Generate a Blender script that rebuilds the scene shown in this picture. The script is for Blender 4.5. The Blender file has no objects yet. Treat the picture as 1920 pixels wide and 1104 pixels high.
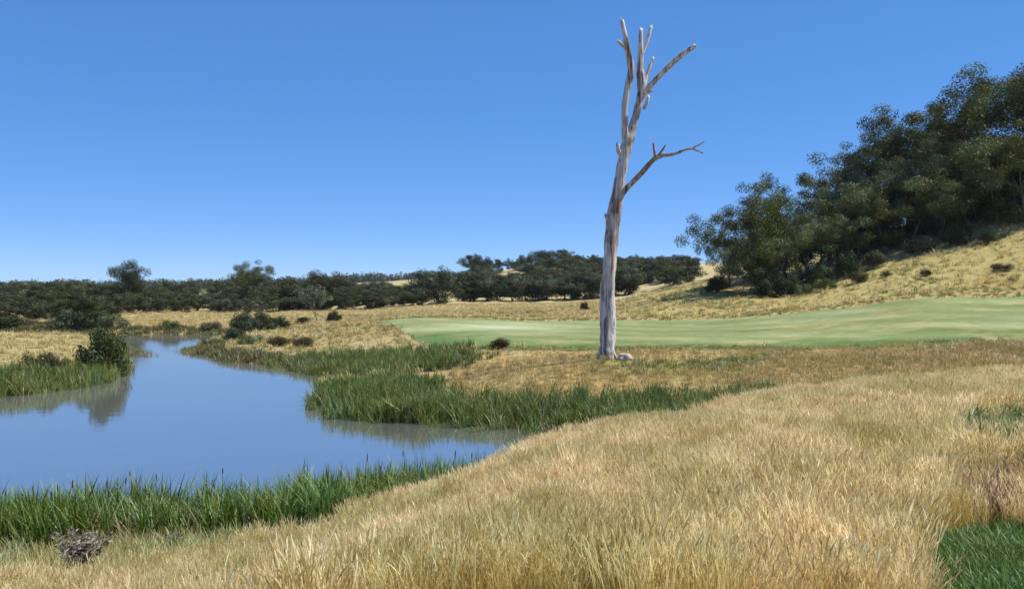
import bpy, math, random
import numpy as np
from mathutils import Vector, Matrix

# ------------------------------------------------------------------ camera, sky, sun, exposure
scene = bpy.context.scene
COL = scene.collection
F = 1663.0            # focal length in pixels of the 1920 px wide photograph
CX, CY = 960.0, 552.0 # principal point = horizon row (camera looks level)
CAMZ = 5.0            # metres above the pond

cam_d = bpy.data.cameras.new('camera')
cam = bpy.data.objects.new('camera', cam_d); COL.objects.link(cam)
cam.location = (0, 0, CAMZ); cam.rotation_euler = (math.radians(90), 0, 0)
cam_d.sensor_width = 36.0; cam_d.lens = 36.0 * F / 1920.0
cam_d.clip_start = 0.1; cam_d.clip_end = 20000
scene.camera = cam

SUN_AZ, SUN_EL = math.radians(84), math.radians(57)   # azimuth from +Y (view) towards +X (right)
world = bpy.data.worlds.new('World'); scene.world = world; world.use_nodes = True
wn = world.node_tree
for n in list(wn.nodes): wn.nodes.remove(n)
sky = wn.nodes.new('ShaderNodeTexSky'); sky.sky_type = 'NISHITA'; sky.sun_disc = False
sky.sun_elevation = SUN_EL; sky.sun_rotation = SUN_AZ
sky.altitude = 300; sky.air_density = 0.4; sky.dust_density = 0.0; sky.ozone_density = 10.0
bg = wn.nodes.new('ShaderNodeBackground'); bg.inputs['Strength'].default_value = 0.15
wo = wn.nodes.new('ShaderNodeOutputWorld')
hsv = wn.nodes.new('ShaderNodeHueSaturation'); hsv.inputs['Saturation'].default_value = 1.6; hsv.inputs['Hue'].default_value = 0.51; hsv.inputs['Value'].default_value = 2.12
gam = wn.nodes.new('ShaderNodeGamma'); gam.inputs['Gamma'].default_value = 0.45
wn.links.new(sky.outputs[0], gam.inputs['Color']); wn.links.new(gam.outputs[0], hsv.inputs['Color']); wn.links.new(hsv.outputs[0], bg.inputs[0])
wn.links.new(bg.outputs[0], wo.inputs[0])

sd = bpy.data.lights.new('sun', 'SUN'); sd.energy = 5.0; sd.angle = math.radians(0.53); sd.color = (1.0, 0.95, 0.86)
sun = bpy.data.objects.new('sun', sd); COL.objects.link(sun)
sdir = Vector((math.sin(SUN_AZ)*math.cos(SUN_EL), math.cos(SUN_AZ)*math.cos(SUN_EL), math.sin(SUN_EL)))
sun.rotation_euler = sdir.to_track_quat('Z', 'Y').to_euler(); sun.location = (30, 10, 40)

vs = scene.view_settings
vs.view_transform = 'Standard'; vs.look = 'None'; vs.exposure = 0.5; vs.gamma = 1.0; vs.use_curve_mapping = False
scene.render.engine = 'CYCLES'
scene.cycles.max_bounces = 6; scene.cycles.diffuse_bounces = 3; scene.cycles.glossy_bounces = 3; scene.cycles.transmission_bounces = 3

rng = np.random.default_rng(7)
random.seed(7)

# ------------------------------------------------------------------ helpers
def wx(px, D): return (px - CX) / F * D
def wz(py, D): return CAMZ - (py - CY) / F * D

def tag(o, label=None, cat=None, group=None, kind=None):
    if label: o['label'] = label
    if cat: o['category'] = cat
    if group: o['group'] = group
    if kind: o['kind'] = kind
    return o

def mesh_np(name, V, Fq, mats=(), smooth=False, attrs=None):
    """V (n,3) float array; Fq (m,k) int array of k-gons"""
    me = bpy.data.meshes.new(name)
    V = np.asarray(V, np.float32); Fq = np.asarray(Fq, np.int32)
    n, (m, k) = len(V), Fq.shape
    me.vertices.add(n); me.vertices.foreach_set('co', V.ravel())
    me.loops.add(m*k); me.loops.foreach_set('vertex_index', Fq.ravel())
    me.polygons.add(m); me.polygons.foreach_set('loop_start', np.arange(0, m*k, k, dtype=np.int32))
    if smooth: me.polygons.foreach_set('use_smooth', np.ones(m, bool))
    for mt in mats: me.materials.append(mt)
    for nm, (typ, arr) in (attrs or {}).items():
        a = me.attributes.new(nm, typ, 'POINT')
        a.data.foreach_set({'FLOAT': 'value', 'FLOAT_COLOR': 'color', 'INT': 'value', 'FLOAT_VECTOR': 'vector'}[typ], np.asarray(arr).ravel())
    me.update(calc_edges=True); me.validate()
    return me

def link(name, me, parent=None):
    o = bpy.data.objects.new(name, me); COL.objects.link(o)
    if parent: o.parent = parent
    return o

def empty(name, loc, rz=0.0):
    o = bpy.data.objects.new(name, None); COL.objects.link(o)
    o.empty_display_size = 0.3; o.location = loc; o.rotation_euler = (0, 0, rz)
    return o

class MB:
    """collects quads"""
    def __init__(s): s.v = []; s.f = []; s.a = []
    def quad(s, p, a=(0, 0, 0, 0)):
        i = len(s.v); s.v += [tuple(q) for q in p]; s.f.append((i, i+1, i+2, i+3)); s.a += list(a)
    def ribbon(s, pts, widths, side, a0=0.0, a1=1.0):
        i = len(s.v); n = len(pts)
        for k, (p, w) in enumerate(zip(pts, widths)):
            s.v.append(tuple(p - side*w*0.5)); s.v.append(tuple(p + side*w*0.5))
            t = a0 + (a1-a0)*k/(n-1); s.a += [t, t]
        for k in range(n-1):
            j = i + 2*k; s.f.append((j, j+1, j+3, j+2))
    def tube(s, pts, radii, seg=7, lump=0.0, seed=0, cap=True):
        r = random.Random(seed); n = len(pts); i = len(s.v)
        up = Vector((1, 0, 0)); ph = [r.uniform(0, 6.28) for _ in range(6)]
        for k in range(n):
            d = (pts[min(k+1, n-1)] - pts[max(k-1, 0)]).normalized()
            u = (up - d*up.dot(d)); u = u.normalized() if u.length > 1e-4 else d.orthogonal().normalized()
            up = u; w = d.cross(u)
            for q in range(seg):
                a = 2*math.pi*q/seg
                m = 1 + lump*(math.sin(2*a+ph[0]+k*.35)+.7*math.sin(3*a+ph[1]-k*.5)+.6*math.sin(5*a+ph[2]+k*.9)+.5*math.sin(k*1.7+ph[3]))*.5
                p = pts[k] + (u*math.cos(a) + w*math.sin(a))*radii[k]*m
                s.v.append(tuple(p)); s.a.append(k/(n-1))
        for k in range(n-1):
            for q in range(seg):
                q2 = (q+1) % seg
                s.f.append((i+k*seg+q, i+k*seg+q2, i+(k+1)*seg+q2, i+(k+1)*seg+q))
        if cap:
            for k, e in ((0, -1), (n-1, 1)):
                b = i + k*seg; c = len(s.v); s.v.append(tuple(pts[k])); s.a.append(k/(n-1))
                for q in range(0, seg, 1):
                    q2 = (q+1) % seg
                    s.f.append((c, b+q, b+q2, b+q2) if e > 0 else (c, b+q2, b+q, b+q))
    def mesh(s, name, mats, smooth=False):
        f4 = [f for f in s.f if f[2] != f[3]]; f3 = [f[:3] for f in s.f if f[2] == f[3]]
        me = bpy.data.meshes.new(name)
        me.from_pydata(s.v, [], f4 + f3)
        for m in mats: me.materials.append(m)
        a = me.attributes.new('hd', 'FLOAT', 'POINT'); a.data.foreach_set('value', np.array(s.a, np.float32))
        if smooth: me.polygons.foreach_set('use_smooth', np.ones(len(me.polygons), bool))
        me.update()
        return me

def spline(ctrl, n):
    """Catmull-Rom through Vectors (last component may be radius)"""
    P = [Vector(c) if len(c) < 4 else Vector(c) for c in ctrl]
    out = []
    for k in range(n):
        t = k/(n-1)*(len(P)-1); i = min(int(t), len(P)-2); u = t-i
        p0, p1, p2, p3 = P[max(i-1, 0)], P[i], P[i+1], P[min(i+2, len(P)-1)]
        out.append(0.5*((2*p1)+(p2-p0)*u+(2*p0-5*p1+4*p2-p3)*u*u+(3*p1-p0-3*p2+p3)*u**3))
    return out

# ------------------------------------------------------------------ materials
class NT:
    def __init__(s, name):
        s.m = bpy.data.materials.new(name); s.m.use_nodes = True; s.t = s.m.node_tree
        for n in list(s.t.nodes): s.t.nodes.remove(n)
        s.out = s.n('ShaderNodeOutputMaterial')
    def n(s, typ, **kw):
        n = s.t.nodes.new(typ)
        for k, v in kw.items():
            if hasattr(n, k) and k not in n.inputs: setattr(n, k, v)
            else: n.inputs[k].default_value = v
        return n
    def l(s, a, b): s.t.links.new(a, b)
    def noise(s, scale, detail=4, rough=.6, coord='pos', vec=None):
        n = s.n('ShaderNodeTexNoise'); n.inputs['Scale'].default_value = scale
        n.inputs['Detail'].default_value = detail; n.inputs['Roughness'].default_value = rough
        if vec is None:
            if coord == 'pos': vec = s.n('ShaderNodeNewGeometry').outputs['Position']
            else: vec = s.n('ShaderNodeTexCoord').outputs['Object']
        s.l(vec, n.inputs['Vector']); return n.outputs['Fac']
    def ramp(s, fac, stops):
        r = s.n('ShaderNodeValToRGB'); e = r.color_ramp.elements
        while len(e) < len(stops): e.new(0.5)
        for q, (p, c) in zip(e, stops): q.position = p; q.color = (*c, 1) if len(c) == 3 else c
        s.l(fac, r.inputs[0]); return r.outputs[0]
    def mix(s, a, b, fac, mode='MIX'):
        m = s.n('ShaderNodeMix'); m.data_type = 'RGBA'; m.blend_type = mode
        for sock, v in ((m.inputs[0], fac), (m.inputs[6], a), (m.inputs[7], b)):
            if hasattr(v, 'links'): s.l(v, sock)
            else: sock.default_value = v if not isinstance(v, tuple) or len(v) == 4 else (*v, 1)
        return m.outputs[2]
    def math(s, op, a, b=0.0):
        m = s.n('ShaderNodeMath'); m.operation = op
        for sock, v in ((m.inputs[0], a), (m.inputs[1], b)):
            if hasattr(v, 'links'): s.l(v, sock)
            else: sock.default_value = v
        return m.outputs[0]
    def vary(s, col, fac, h=.03, v=.3, sat=.2):
        """random hue / value shift from a 0..1 factor"""
        n = s.n('ShaderNodeHueSaturation')
        c = s.math('SUBTRACT', fac, .5)
        s.l(s.math('ADD', s.math('MULTIPLY', c, h*2), .5), n.inputs['Hue'])
        s.l(s.math('ADD', s.math('MULTIPLY', c, v*2), 1), n.inputs['Value'])
        s.l(s.math('ADD', s.math('MULTIPLY', c, -sat*2), 1), n.inputs['Saturation'])
        s.l(col, n.inputs['Color']); return n.outputs[0]
    def leafy(s, col, trans=.3, gloss=0.06, rough=.5):
        d = s.n('ShaderNodeBsdfDiffuse'); t = s.n('ShaderNodeBsdfTranslucent'); g = s.n('ShaderNodeBsdfGlossy')
        s.l(col, d.inputs[0]); s.l(col, t.inputs[0]); g.inputs['Roughness'].default_value = rough
        m1 = s.n('ShaderNodeMixShader'); m1.inputs[0].default_value = trans
        s.l(d.outputs[0], m1.inputs[1]); s.l(t.outputs[0], m1.inputs[2])
        m2 = s.n('ShaderNodeMixShader'); m2.inputs[0].default_value = gloss
        s.l(m1.outputs[0], m2.inputs[1]); s.l(g.outputs[0], m2.inputs[2])
        s.l(m2.outputs[0], s.out.inputs[0]); return s.m
    def solid(s, col, rough=.9, bump=None, bstr=.3, bdist=.05, spec=.2):
        p = s.n('ShaderNodeBsdfPrincipled'); p.inputs['Roughness'].default_value = rough
        p.inputs['Specular IOR Level'].default_value = spec
        if hasattr(col, 'links'): s.l(col, p.inputs[0])
        else: p.inputs[0].default_value = (*col, 1)
        if bump is not None:
            b = s.n('ShaderNodeBump'); b.inputs['Strength'].default_value = bstr; b.inputs['Distance'].default_value = bdist
            s.l(bump, b.inputs['Height']); s.l(b.outputs[0], p.inputs['Normal'])
        s.l(p.outputs[0], s.out.inputs[0]); return s.m

def mat_leaf(name, c0, c1, c2, trans=.2, vobj=.22):
    n = NT(name)
    isl = n.n('ShaderNodeNewGeometry').outputs['Random Per Island']
    col = n.ramp(isl, [(0, c0), (.6, c1), (1, c2)])
    tn = n.n('ShaderNodeAttribute'); tn.attribute_name = 'tint'
    col = n.vary(col, tn.outputs['Fac'], .035, .6, .2)
    col = n.vary(col, n.n('ShaderNodeObjectInfo').outputs['Random'], .02, vobj, .25)
    return n.leafy(col, trans, .018, .5)

M = {}
M['euc'] = mat_leaf('eucalyptus_leaf', (.070, .086, .024), (.100, .118, .034), (.145, .150, .050))
M['euc_far'] = mat_leaf('far_leaf', (.034, .048, .016), (.060, .074, .026), (.115, .112, .045))
M['dense'] = mat_leaf('dense_leaf', (.022, .036, .012), (.040, .058, .018), (.075, .085, .030))
M['pale'] = mat_leaf('grey_green_leaf', (.09, .11, .07), (.14, .16, .10), (.2, .21, .14))
M['scrub'] = mat_leaf('scrub_leaf', (.045, .042, .018), (.075, .066, .028), (.13, .105, .05))
M['shrub_green'] = mat_leaf('green_shrub_leaf', (.05, .075, .015), (.09, .115, .025), (.15, .16, .05))

def mat_bark(name, a, b, c, scale=6):
    n = NT(name)
    tc = n.n('ShaderNodeTexCoord').outputs['Object']
    mp = n.n('ShaderNodeMapping'); mp.inputs['Scale'].default_value = (1, 1, .12); n.l(tc, mp.inputs[0])
    f = n.noise(scale, 5, .65, vec=mp.outputs[0])
    f2 = n.noise(1.3, 4, .6, vec=tc)
    col = n.ramp(f, [(.3, a), (.5, b), (.68, c)])
    col = n.vary(col, f2, .02, .35, .2)
    return n.solid(col, .85, f, .6, .03)
M['bark'] = mat_bark('eucalyptus_bark', (.09, .07, .055), (.22, .185, .15), (.38, .33, .28))

def mat_dead():
    n = NT('dead_wood')
    tc = n.n('ShaderNodeTexCoord').outputs['Object']
    mp = n.n('ShaderNodeMapping'); mp.inputs['Scale'].default_value = (1, 1, .07); n.l(tc, mp.inputs[0])
    f = n.noise(4.5, 6, .68, vec=mp.outputs[0]); f1 = n.noise(11, 4, .6, vec=mp.outputs[0]); f2 = n.noise(.55, 3, .6, vec=tc)
    base = n.ramp(f, [(.34, (.05, .032, .025)), (.41, (.24, .19, .17)), (.47, (.44, .41, .40)), (.58, (.66, .635, .63))])
    # rusty bark left on parts of the bole
    rust = n.ramp(f1, [(.38, (.05, .028, .018)), (.58, (.33, .20, .13))])
    msk = n.ramp(f2, [(.50, (0, 0, 0)), (.60, (1, 1, 1))])
    sx = n.n('ShaderNodeSeparateXYZ'); n.l(tc, sx.inputs[0])
    band = n.ramp(n.math('MULTIPLY', n.math('ADD', sx.outputs[2], n.math('MULTIPLY', n.math('SUBTRACT', f1, .5), 9)), .05), [(.22, (.25, .25, .25)), (.36, (1, 1, 1)), (.66, (1, 1, 1)), (.8, (.3, .3, .3))])
    fm = n.math('MULTIPLY', n.math('MULTIPLY', n.math('ADD', msk, .25), band), .7)
    col = n.mix(base, rust, n.math('MINIMUM', fm, .92))
    cr = n.ramp(f1, [(.34, (.2, .16, .14)), (.44, (1, 1, 1))])
    col = n.mix(col, cr, 1.0, 'MULTIPLY')
    return n.solid(col, .8, n.math('ADD', f, n.math('MULTIPLY', f1, .5)), .9, .06)
M['dead'] = mat_dead()

def mat_grass(name, base, mid, head, patch=None, trans=.35, hv=.3, pscale=.45):
    n = NT(name)
    a = n.n('ShaderNodeAttribute'); a.attribute_name = 'hd'
    col = n.ramp(a.outputs['Fac'], [(0, base), (.5, mid), (1, head)])
    if patch:
        pf = n.ramp(n.noise(pscale, 5, .68), [(.40, (0, 0, 0)), (.60, (1, 1, 1))])
        col = n.mix(col, n.mix(col, patch, .62), pf)
    col = n.vary(col, n.n('ShaderNodeNewGeometry').outputs['Random Per Island'], .012, hv, .2)
    col = n.vary(col, n.n('ShaderNodeObjectInfo').outputs['Random'], .012, .22, .2)
    return n.leafy(col, trans, .03, .5)
M['straw'] = mat_grass('dry_seeding_grass', (.50, .40, .13), (.78, .59, .25), (.94, .79, .51), patch=(.50, .46, .14), trans=.45)
M['straw_mid'] = mat_grass('dry_bank_grass', (.40, .31, .12), (.58, .43, .18), (.72, .56, .28), patch=(.33, .31, .10), pscale=.25, trans=.42)
M['rough'] = mat_grass('green_rough', (.09, .13, .028), (.15, .19, .045), (.26, .25, .085), patch=(.36, .27, .10), pscale=.3)
M['fuzz'] = mat_grass('bank_fuzz', (.14, .19, .045), (.24, .28, .08), (.40, .40, .16), patch=(.48, .40, .17), pscale=.8)
M['lawn'] = mat_grass('lush_grass', (.035, .09, .014), (.06, .15, .022), (.11, .21, .04), patch=(.12, .16, .03), pscale=1.2)
M['reed'] = mat_grass('reed_blade', (.038, .07, .008), (.068, .14, .016), (.14, .23, .036), patch=(.15, .19, .03), trans=.3, hv=.45, pscale=.9)
M['reed_dark'] = mat_grass('bank_reed_blade', (.034, .062, .009), (.070, .130, .017), (.145, .215, .04), patch=(.18, .19, .04), trans=.3, hv=.45, pscale=.35)
M['deadreed'] = mat_grass('dead_reed_blade', (.16, .13, .05), (.27, .23, .09), (.40, .34, .16), hv=.4)
M['sedge'] = mat_grass('sedge_blade', (.06, .07, .02), (.10, .12, .035), (.18, .17, .06), patch=(.20, .15, .06), pscale=.2)
M['dock'] = mat_grass('brown_dock', (.16, .09, .05), (.27, .15, .09), (.42, .27, .18), hv=.4)
M['thistle'] = mat_grass('grey_thistle', (.10, .08, .055), (.15, .12, .09), (.24, .195, .155), hv=.35)
M['weed'] = mat_grass('green_weed', (.06, .11, .025), (.10, .18, .04), (.2, .26, .08), hv=.35)
M['head'] = NT('reed_seed_head').solid((.07, .045, .03), .9)

def mat_rock():
    n = NT('pale_rock'); f = n.noise(6, 6, .65, 'obj')
    return n.solid(n.ramp(f, [(.3, (.30, .24, .21)), (.6, (.50, .42, .37)), (.8, (.6, .52, .46))]), .9, f, .6, .04)
M['rock'] = mat_rock()

def mat_ground():
    n = NT('meadow_ground')
    a = n.n('ShaderNodeAttribute'); a.attribute_name = 'Col'
    f1 = n.noise(.11, 5, .62); f2 = n.noise(1.1, 5, .65); f3 = n.noise(9, 4, .6)
    col = n.vary(a.outputs['Color'], f1, .025, .35, .15)
    col = n.vary(col, f2, .02, .40, .15)
    col = n.vary(col, f3, .01, .30, .1)
    h = n.math('ADD', n.math('MULTIPLY', f2, .6), n.math('MULTIPLY', f3, .25))
    return n.solid(col, .95, h, .8, .25, .1)
M['ground'] = mat_ground()

def mat_fairway():
    n = NT('mown_fairway')
    a = n.n('ShaderNodeAttribute'); a.attribute_name = 'Col'
    geo = n.n('ShaderNodeNewGeometry').outputs['Position']
    mp = n.n('ShaderNodeMapping'); mp.inputs['Scale'].default_value = (.05, .16, .3); mp.inputs['Rotation'].default_value = (0, 0, .25)
    n.l(geo, mp.inputs[0])
    f1 = n.noise(1, 4, .6, vec=mp.outputs[0]); f2 = n.noise(1.6, 4, .6); f3 = n.noise(14, 3, .6)
    col = n.vary(a.outputs['Color'], f1, .05, .55, .3)
    dry = n.ramp(n.noise(.22, 5, .65), [(.50, (0, 0, 0)), (.66, (1, 1, 1))])
    col = n.mix(col, n.mix(col, (.34, .30, .14), .6), dry)
    wv = n.n('ShaderNodeTexWave'); wv.inputs['Scale'].default_value = .07; wv.inputs['Distortion'].default_value = 1.2; wv.bands_direction = 'DIAGONAL'; n.l(geo, wv.inputs['Vector'])
    col = n.vary(col, wv.outputs['Fac'], .004, .09, .05)
    col = n.vary(col, f2, .015, .3, .1); col = n.vary(col, f3, .01, .2, .05)
    return n.solid(col, .95, f3, .5, .03, .1)
M['fairway'] = mat_fairway()

def mat_water():
    n = NT('pond_water')
    geo = n.n('ShaderNodeNewGeometry').outputs['Position']
    f = n.noise(1.2, 3, .55); mp = n.n('ShaderNodeMapping'); mp.inputs['Scale'].default_value = (.35, 1.0, 1); n.l(geo, mp.inputs[0])
    f2 = n.noise(5, 2, .5, vec=mp.outputs[0])
    h = n.math('ADD', f, n.math('MULTIPLY', f2, .35))
    p = n.n('ShaderNodeBsdfPrincipled'); p.inputs['IOR'].default_value = 4.0
    p.inputs['Roughness'].default_value = .045; p.inputs['Specular IOR Level'].default_value = .85
    c = n.ramp(n.noise(.09, 3, .5), [(.3, (.108, .115, .100)), (.7, (.124, .130, .112))])
    n.l(c, p.inputs[0])
    b = n.n('ShaderNodeBump'); b.inputs['Strength'].default_value = .10; b.inputs['Distance'].default_value = .05
    n.l(h, b.inputs['Height']); n.l(b.outputs[0], p.inputs['Normal'])
    n.l(p.outputs[0], n.out.inputs[0]); return n.m
M['water'] = mat_water()

# ------------------------------------------------------------------ terrain shape
CTRL = [  # (pixel column, distance, height above the pond)
 (-900,3,3.0),(200,3,3.1),(960,3,3.3),(1900,3,3.35),(3000,3,3.4),
 (-700,8,1.3),(0,8,1.4),(300,8,1.55),(600,8,2.0),(900,8,2.4),(1200,8,2.5),(1500,8,2.6),(1900,8,2.65),(2600,8,2.7),
 (-700,11,.8),(0,11,.72),(300,11.5,.78),(600,11,1.2),(900,11,1.92),(1100,11,2.15),(1400,12,2.4),(1900,12,2.5),(2600,12,2.6),
 (0,14,.38),(300,14.5,.4),(600,14,.66),(900,14,1.58),(1100,14,1.95),(1300,14,2.25),(1500,14,2.4),(1900,14,2.45),
 (0,19,.05),(300,19.5,.05),(600,18,.28),(600,20.8,.05),(750,18,.45),(800,22,.05),(900,17,1.14),(900,20,.62),(900,23.3,.08),(1000,25,.35),
 (1000,20,1.12),(1100,19,1.56),(1100,24,.95),(1100,29,.1),(1200,20,1.66),(1200,26,.8),(1300,20,1.72),(1300,26,1.1),(1300,31,.45),
 (1450,22,2.0),(1450,28,1.5),(1450,34,.95),(1600,28,1.9),(1600,36,1.65),(1750,30,2.1),(1900,20,2.45),(1900,30,2.25),(1900,42,2.15),(2600,30,2.6),
 (1000,34,.12),(1200,34.5,.2),(1400,34,.5),(850,38,.2),(850,45,.6),(960,38,.5),(960,45,1.05),(960,52,1.22),(1140,38,.6),(1140,47,1.6),(1140,51,1.5),
 (1300,40,.95),(1300,48,1.6),(1500,44,1.6),(1650,46,1.72),(700,40,.2),(700,50,.3),(700,58,.4),(880,52,.95),(620,62,.3),
 (800,62,.95),(900,56,1.45),(1150,56,1.65),(1300,56,1.65),(1600,54,1.85),(1900,52,2.25),(2600,50,2.6),
 (760,95,2.05),(950,95,2.1),(1130,95,2.2),(1300,92,2.4),(1450,86,3.0),(1600,82,3.9),(1700,80,4.6),(1900,78,4.85),(2600,75,7),
 (1000,75,1.8),(1400,70,2.2),(1700,65,3.0),(1900,62,3.3),
 (700,120,1.6),(850,130,2.2),(1000,130,2.4),(1100,130,2.7),(1160,128,3.8),(1200,125,4.4),(1300,125,6.4),(1330,130,7.3),(1330,100,3.6),(1400,105,4.7),
 (1330,170,6),(1160,170,4),(1480,108,5.4),(1600,107,8),(1700,106,9.9),(1850,104,11.8),(1920,104,13.0),(1900,90,8.2),(2400,100,22),
 (1500,130,8.5),(1650,128,13.5),(1860,120,17.5),(2000,118,20),(1500,170,10),(1900,170,25),(2400,170,32),
 (0,60,.45),(0,85,.5),(150,70,.4),(0,120,.8),(200,125,.8),(400,120,.6),(500,90,.7),(550,75,.6),(640,75,.8),(500,110,.8),(430,140,.6),(600,110,1.1),
 (-600,45,.8),(-600,100,1),(-600,15,.7),(-1500,20,2),(-1500,80,3),
 (0,250,.5),(300,250,.6),(600,250,.9),(850,250,2.7),(1100,250,3.5),(1300,250,8),(1900,300,30),
 (-800,250,2),(0,500,3),(500,500,4),(750,450,6),(850,450,11),(950,460,18),(1080,460,20.5),(1200,450,18),(1320,450,17.5),(1500,450,25),(950,330,6),(1100,330,8),
 (0,1500,12),(500,1500,16),(700,1500,23),(1000,1500,30),(1900,1500,50),(-800,1500,12),(0,5000,20),(1900,5000,60),(-900,5000,20),
]
c = np.array(CTRL, float)
cth = np.arctan((c[:, 0]-CX)/F); cr = c[:, 1]/np.cos(cth)
def feat(th, r): return np.stack([th*3.2, np.log(r)*1.6], -1)
CF = feat(cth, cr); EPS = .12
def phi(d2): return np.sqrt(d2+EPS*EPS)
A = phi(((CF[:, None]-CF[None])**2).sum(-1)); nC = len(c)
PM = np.concatenate([np.ones((nC, 1)), CF], 1)
K = np.zeros((nC+3, nC+3)); K[:nC, :nC] = A - 0.004*np.eye(nC); K[:nC, nC:] = PM; K[nC:, :nC] = PM.T
W = np.linalg.solve(K, np.concatenate([c[:, 2], np.zeros(3)]))
def rbf(th, r):
    o = np.empty(len(th))
    for s in range(0, len(th), 40000):
        f = feat(th[s:s+40000], r[s:s+40000])
        d2 = ((f[:, None, 0]-CF[None, :, 0])**2 + (f[:, None, 1]-CF[None, :, 1])**2)
        o[s:s+40000] = phi(d2)@W[:nC] + W[nC] + f@W[nC+1:]
    return o

def poly(pts, n=4):
    """(px, D) polygon -> world XY polygon"""
    out = []
    for (p0, d0), (p1, d1) in zip(pts, pts[1:]+pts[:1]):
        for k in range(n):
            t = k/n; p = p0+(p1-p0)*t; d = d0+(d1-d0)*t
            out.append((wx(p, d), d))
    return np.array(out)
def inside(P, x, y):
    ins = np.zeros(x.shape, bool); q = np.roll(P, -1, 0)
    for (ax, ay), (bx, by) in zip(P, q):
        if ay == by: continue
        cnd = ((ay > y) != (by > y)) & (x < (bx-ax)*(y-ay)/(by-ay)+ax)
        ins ^= cnd
    return ins
def pdist(P, x, y):
    d = np.full(x.shape, 1e9); q = np.roll(P, -1, 0)
    for (ax, ay), (bx, by) in zip(P, q):
        vx, vy = bx-ax, by-ay; L = vx*vx+vy*vy+1e-12
        t = np.clip(((x-ax)*vx+(y-ay)*vy)/L, 0, 1)
        d = np.minimum(d, (x-ax-t*vx)**2+(y-ay-t*vy)**2)
    return np.sqrt(d)

_ph = rng.uniform(0, 6.28, 96); _an = rng.uniform(0, 6.28, 96)
def wav(x, y, scale, k0=0, n=7):
    o = np.zeros_like(x)
    for k in range(k0, k0+n):
        f = (0.6+1.0*((k*0.37) % 1))/scale
        o += np.sin((x*math.cos(_an[k])+y*math.sin(_an[k]))*f*6.28+_ph[k]+1.3*np.sin((x*math.sin(_an[k])-y*math.cos(_an[k]))*f*3+_ph[k+8]))
    return o/n*1.6

POND = poly([(-700,17),(0,19),(300,19.5),(600,20.8),(800,22),(900,23.8),(960,27),(1010,30),(1060,32.4),(1040,33.4),(1000,33.2),(900,34),(800,34.6),
 (700,35.2),(640,36.5),(605,39),(598,43),(604,48),(598,55),(520,62),(430,66),(388,73),(374,85),(400,100),(430,107),(380,111.5),(210,109),(100,111),(0,112),
 (-300,112),(-300,104),(0,105),(140,103.5),(195,99),(215,88),(226,76),(240,66),(235,57),(205,51),(120,47),(0,43.5),(-300,38),(-700,34)], 3)
FAIR = poly([(690,110),(716,98),(752,82),(790,69),(835,61),(950,57),(1150,56.5),(1300,56),(1600,54),(1900,52),(2500,50),(2500,76),(1900,78),(1700,80),(1600,82),
 (1450,86),(1300,92),(1130,96),(950,99),(800,112)], 3)

def height(x, y):
    x = np.asarray(x, float); y = np.asarray(y, float)
    th = np.arctan2(x, y); r = np.maximum(np.hypot(x, y), 2.0)
    lim = 1.25; k = np.clip((np.abs(th)-lim)/.9, 0, 1); k = k*k*(3-2*k)
    z = rbf(np.clip(th, -lim-.3, lim+.3), r)
    z = z*(1-k) + 3.2*k
    z = np.where(r < 2.6, 3.25, z)
    far = np.clip(r/140, .12, 12)
    z += (wav(x, y, 9, 0)*.10 + wav(x, y, 2.6, 9)*.035)*np.clip((r-4)/8, 0, 1)*np.clip(far, .6, 2) + wav(x, y, 190, 18)*np.clip((r-200)/500, 0, 1)*1.6
    near = (r < 260) & (np.abs(th) < 1.4)
    if near.any():
        xs, ys = x[near], y[near]; zs = z[near]
        d = pdist(POND, xs, ys); ins = inside(POND, xs, ys)
        w = np.clip(d/3.5, 0, 1); w = w*w*(3-2*w)
        zo = np.maximum(zs, .06)*w + (.02+.10*d)*(1-w)
        zi = -np.minimum(.02+.22*d, 1.4)
        z[near] = np.where(ins, zi, zo)
    return z
def gz(x, y): return float(height(np.array([x]), np.array([y]))[0])

# ------------------------------------------------------------------ regions painted by ground cover
Z_FORE = poly([(-200,5.2),(2200,5.2),(2200,29),(1900,29.5),(1700,29),(1560,27.5),(1420,26.5),(1300,25.5),(1200,25),(1100,23.5),(1000,22),(900,20.5),(780,18),(640,16.3),(500,15.4),(300,14.2),(100,12.8),(-200,12)])
Z_LAWN = poly([(1750,4.6),(1715,6.2),(1712,7.6),(1745,8.5),(1830,9.0),(2400,9.2),(2400,4.6)])
Z_WEED = poly([(1820,12.4),(1785,14.0),(1800,16.5),(1850,17.5),(2050,17.5),(2100,14),(2000,12.2)])
Z_DOCK = poly([(1790,9.3),(1765,10.4),(1800,11.9),(2050,11.8),(2100,9.4),(1900,9.1)])
Z_REDD = poly([(1650,38),(1780,36),(2100,34),(2300,48),(1900,49),(1720,47)])
R_NEAR = poly([(-250,16.6),(0,16.7),(150,16.9),(330,17.1),(480,17.4),(620,18),(760,19.2),(860,20.2),(905,22.2),(890,24.2),(800,22.9),(600,21.6),(300,20.4),(0,19.9),(-250,19.2)])
R_MID = poly([(596,41),(604,38.4),(640,36),(700,34.6),(800,34),(900,33.4),(1000,32.4),(1150,31.6),(1280,31),(1400,31.5),(1440,33),(1420,36.2),(1300,37),(1100,37),(960,37.2),(870,38.4),(820,41),(790,45),(690,46.5),(610,46)])
R_BACK = poly([(500,62.2),(596,54.6),(640,52.5),(740,51),(850,50.5),(888,53),(880,58),(800,63),(690,66),(560,66)])
R_LEFT = poly([(-200,38.6),(0,42.8),(120,46.2),(205,50.2),(238,57),(238,62),(205,62),(150,53),(60,49.5),(-200,46)])
R_SPIT = poly([(230,72),(290,71.5),(372,73.5),(400,78),(366,82),(290,80),(236,82)])
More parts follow.
